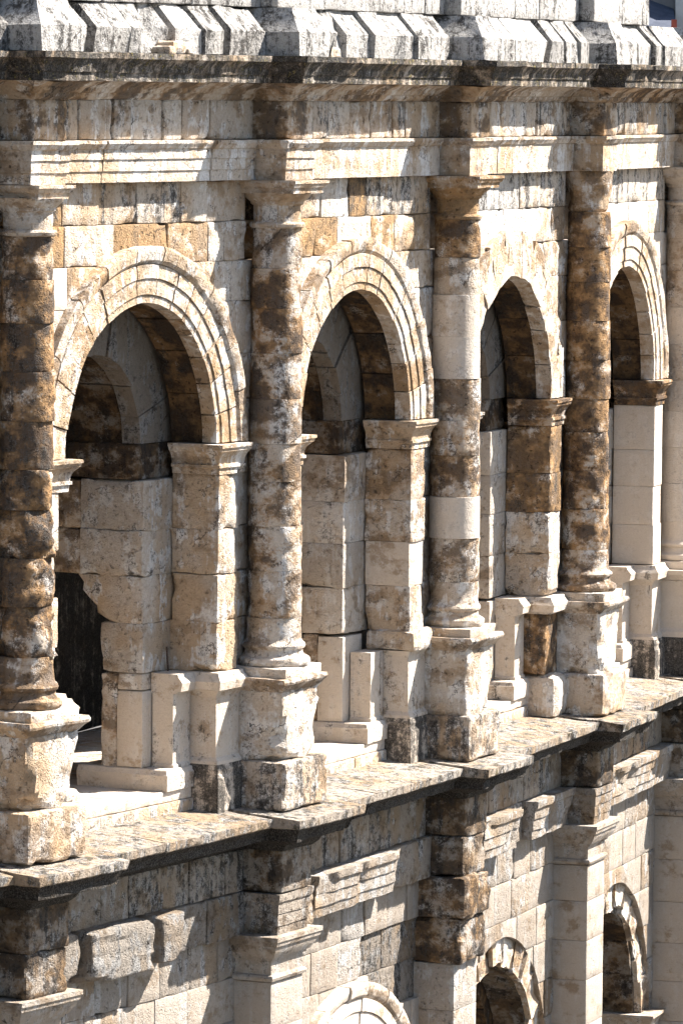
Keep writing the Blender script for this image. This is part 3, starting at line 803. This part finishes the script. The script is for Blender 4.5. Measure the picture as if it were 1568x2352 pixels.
# ---- lower storey
LARC = [(-1.55, 0), (-1.42, .01), (-1.415, .03), (-1.26, .03), (-1.255, .05), (-1.13, .055), (-1.10, .09), (-1.05, .10), (-1.0, .10)]
LROWS = [-6.0, -5.45, -4.88, -4.33, -3.78, -3.2, -2.65, -2.1, -1.55]
LSPR = -5.13
def lower_entablature(b):
    u = b * BAY
    p = Part('lower_frieze', AM, u + 2.95, -.2, -1)
    x = .42
    while x < 5.4:
        w = jit(.55, .95); x1 = min(x + w, 5.48)
        if 5.48 - x1 < .35: x1 = 5.48
        stone('frieze_block', p, u + x, u + x1, -1.0, -.465, -.7, -.19 + jit(-.02, .02), pr(jit(.15, .35), jit(.25, .45), 0, 0, .58), cell=.1, bev=.015, chip=.05, rough=.012)
        x = x1
    stone('frieze_ressaut', p, u - .42, u + .42, -1.0, -.465, -.7, .36, pr(.5, .36, 0, 0, .58), cell=.09, bev=.02, chip=.06, rough=.015)
    q = Part('lower_architrave', AM, u + 2.95, -.1, -1.5)
    rr = random.Random(70 + b)
    LA = {  # (from, to, face, kind) of each surviving block
        0: [(.43, 1.36, -.10, 'r'), (1.44, 2.85, .02, 'r'), (2.92, 3.55, -.34, 's'), (3.02, 3.50, .06, 'r'), (3.56, 4.5, -.17, 's'), (4.5, 5.47, -.16, 's')],
        1: [(.43, 1.15, .02, 'r'), (1.18, 2.55, .08, 'm'), (2.58, 3.9, .04, 'm'), (3.93, 5.47, -.12, 's')],
        2: [(.43, 1.3, -.1, 'm'), (1.3, 2.8, .06, 'm'), (2.83, 3.6, -.2, 's'), (3.63, 5.47, .02, 'm')],
        3: [(.43, 1.8, .0, 'm'), (1.8, 3.2, .02, 'm'), (3.2, 5.47, .0, 'm')]}.get(b, [(.43, 2.1, .0, 'm'), (2.1, 3.8, .0, 'm'), (3.8, 5.47, .0, 'm')])
    for e0, e1, nf, kd in LA:
        tn = .42 if b < 1 else .58
        if kd == 'r':
            stone('architrave_block', q, u + e0, u + e1, -1.60 + rr.uniform(-.03, .05), -1.005, -.72, nf, pr(.16, rr.uniform(.1, .25), 0, 0, tn), cell=.05, bev=.014, chip=.09, rough=.05, bed=(1.8, 8.0, 1.8), corner=[(rr.choice((0, 1)), 0, 1, .2), (rr.choice((0, 1)), 1, 1, .14)])
        elif kd == 's':
            stone('architrave_block', q, u + e0, u + e1, -1.56, -1.005, -.73, nf, pr(.2, .3, 0, 0, tn), cell=.08, bev=.02, chip=.08, rough=.02)
        else:
            profblock('architrave_block', q, u + e0 + .004, u + e1 - .004, -.7, nf - .08, LARC, pr(.2, .12, 0, 0, tn), L=False, Rr=False, cell=.05, rough=.022, chip=.16, sharp=25)
    if b in (0, 2):
        stone('architrave_ressaut', q, u - .42, u + .42, -1.53, -1.005, -.7, .33, pr(.5, .36, 0, 0, .6), cell=.06, bev=.03, chip=.12, rough=.05)
    else:
        profblock('architrave_ressaut', q, u - .41, u + .41, -.7, .30, [(z * .98 - .03, o * .6) for z, o in LARC], pr(.4, .3, 0, 0, .6), cell=.06, rough=.02, chip=.08, sharp=25)
for b in BAYS: lower_entablature(b)

LCAP = [(-2.13, .0), (-2.12, .03), (-2.08, .045), (-2.05, .03), (-2.04, .0), (-1.86, .005), (-1.85, .035), (-1.82, .04), (-1.81, .07), (-1.76, .10), (-1.70, .135), (-1.66, .14), (-1.65, .165), (-1.60, .175), (-1.59, .19), (-1.535, .19)]
def pilaster(i):
    u = i * BAY
    p = Part('pilaster', AM, u, .2, GZ)
    rough_cap = i == 2
    fr = {0: .8, 1: .8, 2: .2, 3: .85, 4: .9}.get(i, .5)
    if rough_cap:
        stone('pilaster_stone', p, u - .52, u + .50, -2.10, -1.54, -.7, .40, pr(.55, .38, 0, 0, .7), cell=.06, bev=.05, chip=.16, rough=.06)
        stone('pilaster_stone', p, u - .47, u + .46, -2.72, -2.105, -.7, .34, pr(.55, .38, 0, 0, .7), cell=.06, bev=.05, chip=.15, rough=.06)
        top = -2.725
    else:
        profblock('pilaster_capital', p, u - .44, u + .44, -.7, .23, LCAP, pr(.3, .2, .5, 0, .66), cell=.08, rough=.003, chip=.01, sharp=25)
        top = -2.135
    z = top
    while z > -6.3:
        z0 = z - jit(.52, .68)
        stone('pilaster_stone', p, u - .44, u + .44, z0, z, -.7, .23, pr(jit(.1, .25), .05, fr * .9, 0, .66, .5), cell=.14, bev=.008, chip=.012, rough=.004, gap=.002)
        z = z0
    stone('pilaster_stone', p, u - .44, u + .44, GZ, z, -.7, .23, pr(.2, .04, fr), cell=.4, bev=.01)
for i in COLS: pilaster(i)

def lower_wall(b):
    u, uc = b * BAY, b * BAY + 2.95
    p = Part('lower_wall', AM, uc, NW, LSPR)
    for r in range(len(LROWS) - 1):
        z0, z1 = LROWS[r], LROWS[r + 1]
        sh = (r % 2) * .4
        if z1 - LSPR > RO * .8:
            ed = [.0, .9 + sh, 1.75 + sh * .6, 2.6 + sh, 3.4 + sh * .7, 4.2 + sh, 5.9] if r < 7 else [.0, .8 + sh, 1.6 + sh, 2.35 + sh, 3.1 + sh, 3.85 + sh, 4.6 + sh, 5.9]
        else:
            ed = [.0, .7 + sh * .3, 1.4, 2.4, 3.5, 4.5, 5.2 - sh * .3, 5.9]
        for e0, e1 in zip(ed[:-1], ed[1:]):
            f = circle_clip(u + e0, u + e1, z0, z1, uc, LSPR, RO - .045 if b not in (2, 3) else RI + .47)
            if f is None: continue
            bad = b == 1 and r in (5, 6) and e0 > 3.3
            new = rnd.random() < .55
            stone('wall_stone', p, u + e0, u + e1, z0, z1, -.72, NW + (jit(-.012, .012) if not bad else jit(-.08, .04)), pr(jit(.08, .26), .08 if not bad else .4, .6 if new and not bad else 0, 0, jit(.50, .62) if not bad else .42, .6), cell=.1, bev=.010, chip=.012 if new else .05, rough=.005 if new else .014, fmap=f, gap=.003)
    for s in (0, 1):
        e0, e1 = (-.02, 1.16) if s == 0 else (4.74, 5.92)
        stone('lower_jamb', p, u + e0, u + e1, GZ, -6.0, -1.6, NW, pr(.3, .1), cell=.5, bev=.02, rough=.01)
        a, c = (u, u + 1.16) if s == 0 else (u + 4.74, u + 5.9)
        stone('lower_jamb', p, a, c, -6.0, LSPR, -1.6, -.73, pr(.4, .2), cell=.2, bev=.02, rough=.02)
for b in BAYS: lower_wall(b)

def lower_arch(b):
    uc = b * BAY + 2.95
    p = Part('lower_arch', AM, uc, NP, LSPR)
    ruined = b in (2, 3)
    archring(p, uc, LSPR, RO, lambda k, n, ring: pr(jit(.2, .45), .08, .7 if b == 1 else 0), wear=.07 if ruined else .006, n=13, back=-.9, soff=(.5, .25), outer=not ruined, plainface=ruined)
    ri, ro = 1.6, 2.2
    ang = np.linspace(0, 180, 10)
    for k in range(9):
        ijk, faces = lattice(6, 3, 9)
        A = np.radians(np.linspace(180 - ang[k] - .3, 180 - ang[k + 1] + .3, 6))[ijk[:, 0]]
        rr = np.array([ri, (ri + ro) / 2, ro])[ijk[:, 1]] + jit(-.03, .03)
        n_ = np.linspace(-3.5, -.92, 9)[ijk[:, 2]]
        q = np.stack([np.cos(A) * rr, np.sin(A) * rr, n_], -1)
        rr = rr + fbm(q * 3 + k * 9.1 + b) * .06
        make('vault_stone', W(uc + np.cos(A) * rr, n_, LSPR + np.sin(A) * rr), faces, p, None, pr(.7, .35, 0, 0, .5), 30)
    for sg in (-1, 1):
        a, c = (uc + 1.79, uc + 2.5) if sg > 0 else (uc - 2.5, uc - 1.79)
        profblock('impost', p, a, c, -1.2, NP, [(z - 4.65 + LSPR, o) for z, o in [(4.265, .02), (4.34, .025), (4.35, .05), (4.385, .05), (4.39, .03), (4.44, .035), (4.50, .06), (4.55, .11), (4.60, .135), (4.605, .15), (4.645, .15)]], pr(.3, .15, .3, 0, .75), L=sg > 0, Rr=sg < 0, cell=.08, rough=.01, chip=.04, sharp=25)
for b in BAYS: lower_arch(b)

def lower_core(b):
    u = b * BAY
    p = Part('lower_gallery', AM, u + 2.95, -3, GZ)
    stone('rubble_core', p, u - .05, u + 5.85, -2.6, .04, -4.9, -.73, mat=MORTAR, cell=.6, bev=.02)
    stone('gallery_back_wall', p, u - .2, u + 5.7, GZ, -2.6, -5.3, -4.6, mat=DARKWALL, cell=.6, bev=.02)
    for s in (0, 1):
        a, c = (u - .05, u + 1.25) if s == 0 else (u + 4.65, u + 5.85)
        stone('gallery_side_wall', p, a, c, GZ, LSPR, -4.6, -1.6, mat=DARKWALL, cell=.6, bev=.02)
for b in BAYS: lower_core(b)

# ------------------------------------------------------------------ small things on the ledge
def tuft(u, n, z, size, label):
    rr = random.Random(int(u * 100))
    vs, fs = [], []
    base = W(u, n, z)
    for k in range(46):
        a, l = rr.uniform(0, 6.28), size * rr.uniform(.4, 1)
        tilt = rr.uniform(.2, 1.2)
        d = np.array([math.cos(a) * math.sin(tilt), math.sin(a) * math.sin(tilt), math.cos(tilt)])
        s = np.array([-math.sin(a), math.cos(a), 0]) * size * .13
        b0 = base + np.array([rr.uniform(-1, 1), rr.uniform(-1, 1), 0]) * size * .35
        i = len(vs)
        vs += [b0, b0 + d * l * .5 + s, b0 + d * l - np.array([0, 0, l * .15]), b0 + d * l * .5 - s]
        fs.append((i, i + 1, i + 2, i + 3))
    o = make('weed_tuft', vs, fs, None, WEED)
    o['label'] = label; o['category'] = 'weed'; o['group'] = 'weeds on the ledge'
tuft(3 * BAY + .62, .36, .07, .10, 'small green weed at the foot of the dark brown column pedestal')
tuft(.66, .30, .06, .09, 'small green weed at the foot of the leftmost, most eroded column pedestal')
# thin iron rod standing on the pale pedestal cap of the first opening
_b = W(BAY - 1.30, -.80, 1.80); _t = W(BAY - 1.38, -.78, 2.12)
_r = .012
_v = [p + np.array([math.cos(a) * _r, math.sin(a) * _r, 0]) for p in (_b, _t) for a in np.linspace(0, 2 * math.pi, 8, endpoint=False)]
_o = make('iron_rod', _v, [(i, (i + 1) % 8, 8 + (i + 1) % 8, 8 + i) for i in range(8)] + [tuple(range(7, -1, -1)), tuple(range(8, 16))], None, IRON)
_o['label'] = 'thin dark iron rod leaning against the jamb above the pale pedestal'; _o['category'] = 'rod'

# ------------------------------------------------------------------ town house far behind, seen past the end of the attic
def house():
    WALLM = plain("house_render", (0.14, 0.13, 0.125), (0.20, 0.185, 0.175), .8)
    ROOFM = plain("slate_roof", (0.035, 0.045, 0.07), (0.06, 0.07, 0.10), 3)
    GL = plain("dark_window", (0.02, 0.025, 0.03), (0.03, 0.035, 0.045), 3)
    TRIM = plain("pale_trim", (0.42, 0.40, 0.37), (0.50, 0.47, 0.44), 2)
    RED = plain("red_clay", (0.32, 0.06, 0.035), (0.40, 0.09, 0.05), 4)
    X0, X1, Y0, Y1, H = 6.2, 17.0, 150.0, 160.0, 13.5
    hp = Part('town_house', None, loc=((X0 + X1) / 2, Y0, GZ))
    hp.o['label'] = 'grey town house with blue slate roof far behind the right end of the attic'
    hp.o['category'] = 'house'
    def box(name, x0, x1, y0, y1, z0, z1, mat, par=hp):
        v = [(x, y, z) for z in (z0, z1) for x, y in ((x0, y0), (x1, y0), (x1, y1), (x0, y1))]
        return make(name, v, [(3, 2, 1, 0), (4, 5, 6, 7), (0, 1, 5, 4), (1, 2, 6, 5), (2, 3, 7, 6), (3, 0, 4, 7)], par, mat)
    box('wall', X0, X1, Y0, Y1, GZ, H, WALLM)
    v = [(X0 - .4, Y0 - .4, H), (X1 + .4, Y0 - .4, H), (X1 + .4, Y1 + .4, H), (X0 - .4, Y1 + .4, H), (X0 + 2, (Y0 + Y1) / 2, H + 3), (X1 - 2, (Y0 + Y1) / 2, H + 3)]
    make('roof', v, [(0, 1, 5, 4), (2, 3, 4, 5), (1, 2, 5), (3, 0, 4), (3, 2, 1, 0)], hp, ROOFM)
    # lower lean-to roof in front of the wall, with its chimney
    v = [(7.0, Y0 - 4, 10.2), (8.7, Y0 - 4, 10.2), (8.7, Y0 - .02, 11.3), (7.0, Y0 - .02, 11.9), (7.0, Y0 - 4, 8), (8.7, Y0 - 4, 8), (8.7, Y0 - .02, 8), (7.0, Y0 - .02, 8)]
    make('porch_roof', v, [(0, 1, 2, 3), (4, 5, 1, 0), (5, 6, 2, 1), (6, 7, 3, 2), (7, 4, 0, 3), (7, 6, 5, 4)], hp, ROOFM)
    box('chimney_pot', 8.42, 8.55, Y0 - 4.4, Y0 - 4.1, 8, 10.95, RED)
    box('downpipe', 8.75, 9.0, Y0 - .3, Y0 - .005, GZ, H, TRIM)
    for x in (9.3, 11.6, 13.9):
        for z in (-7, -3, 1.2, 5.2, 9.2):
            w = box('window', x, x + 1.2, Y0 - .06, Y0 + .1, z, z + 2.1, TRIM)
            pn = box('pane', x + .1, x + 1.1, Y0 - .08, Y0 - .062, z + .1, z + 2.0, GL)
            pn.location = pn.location - w.location; pn.parent = w
house()
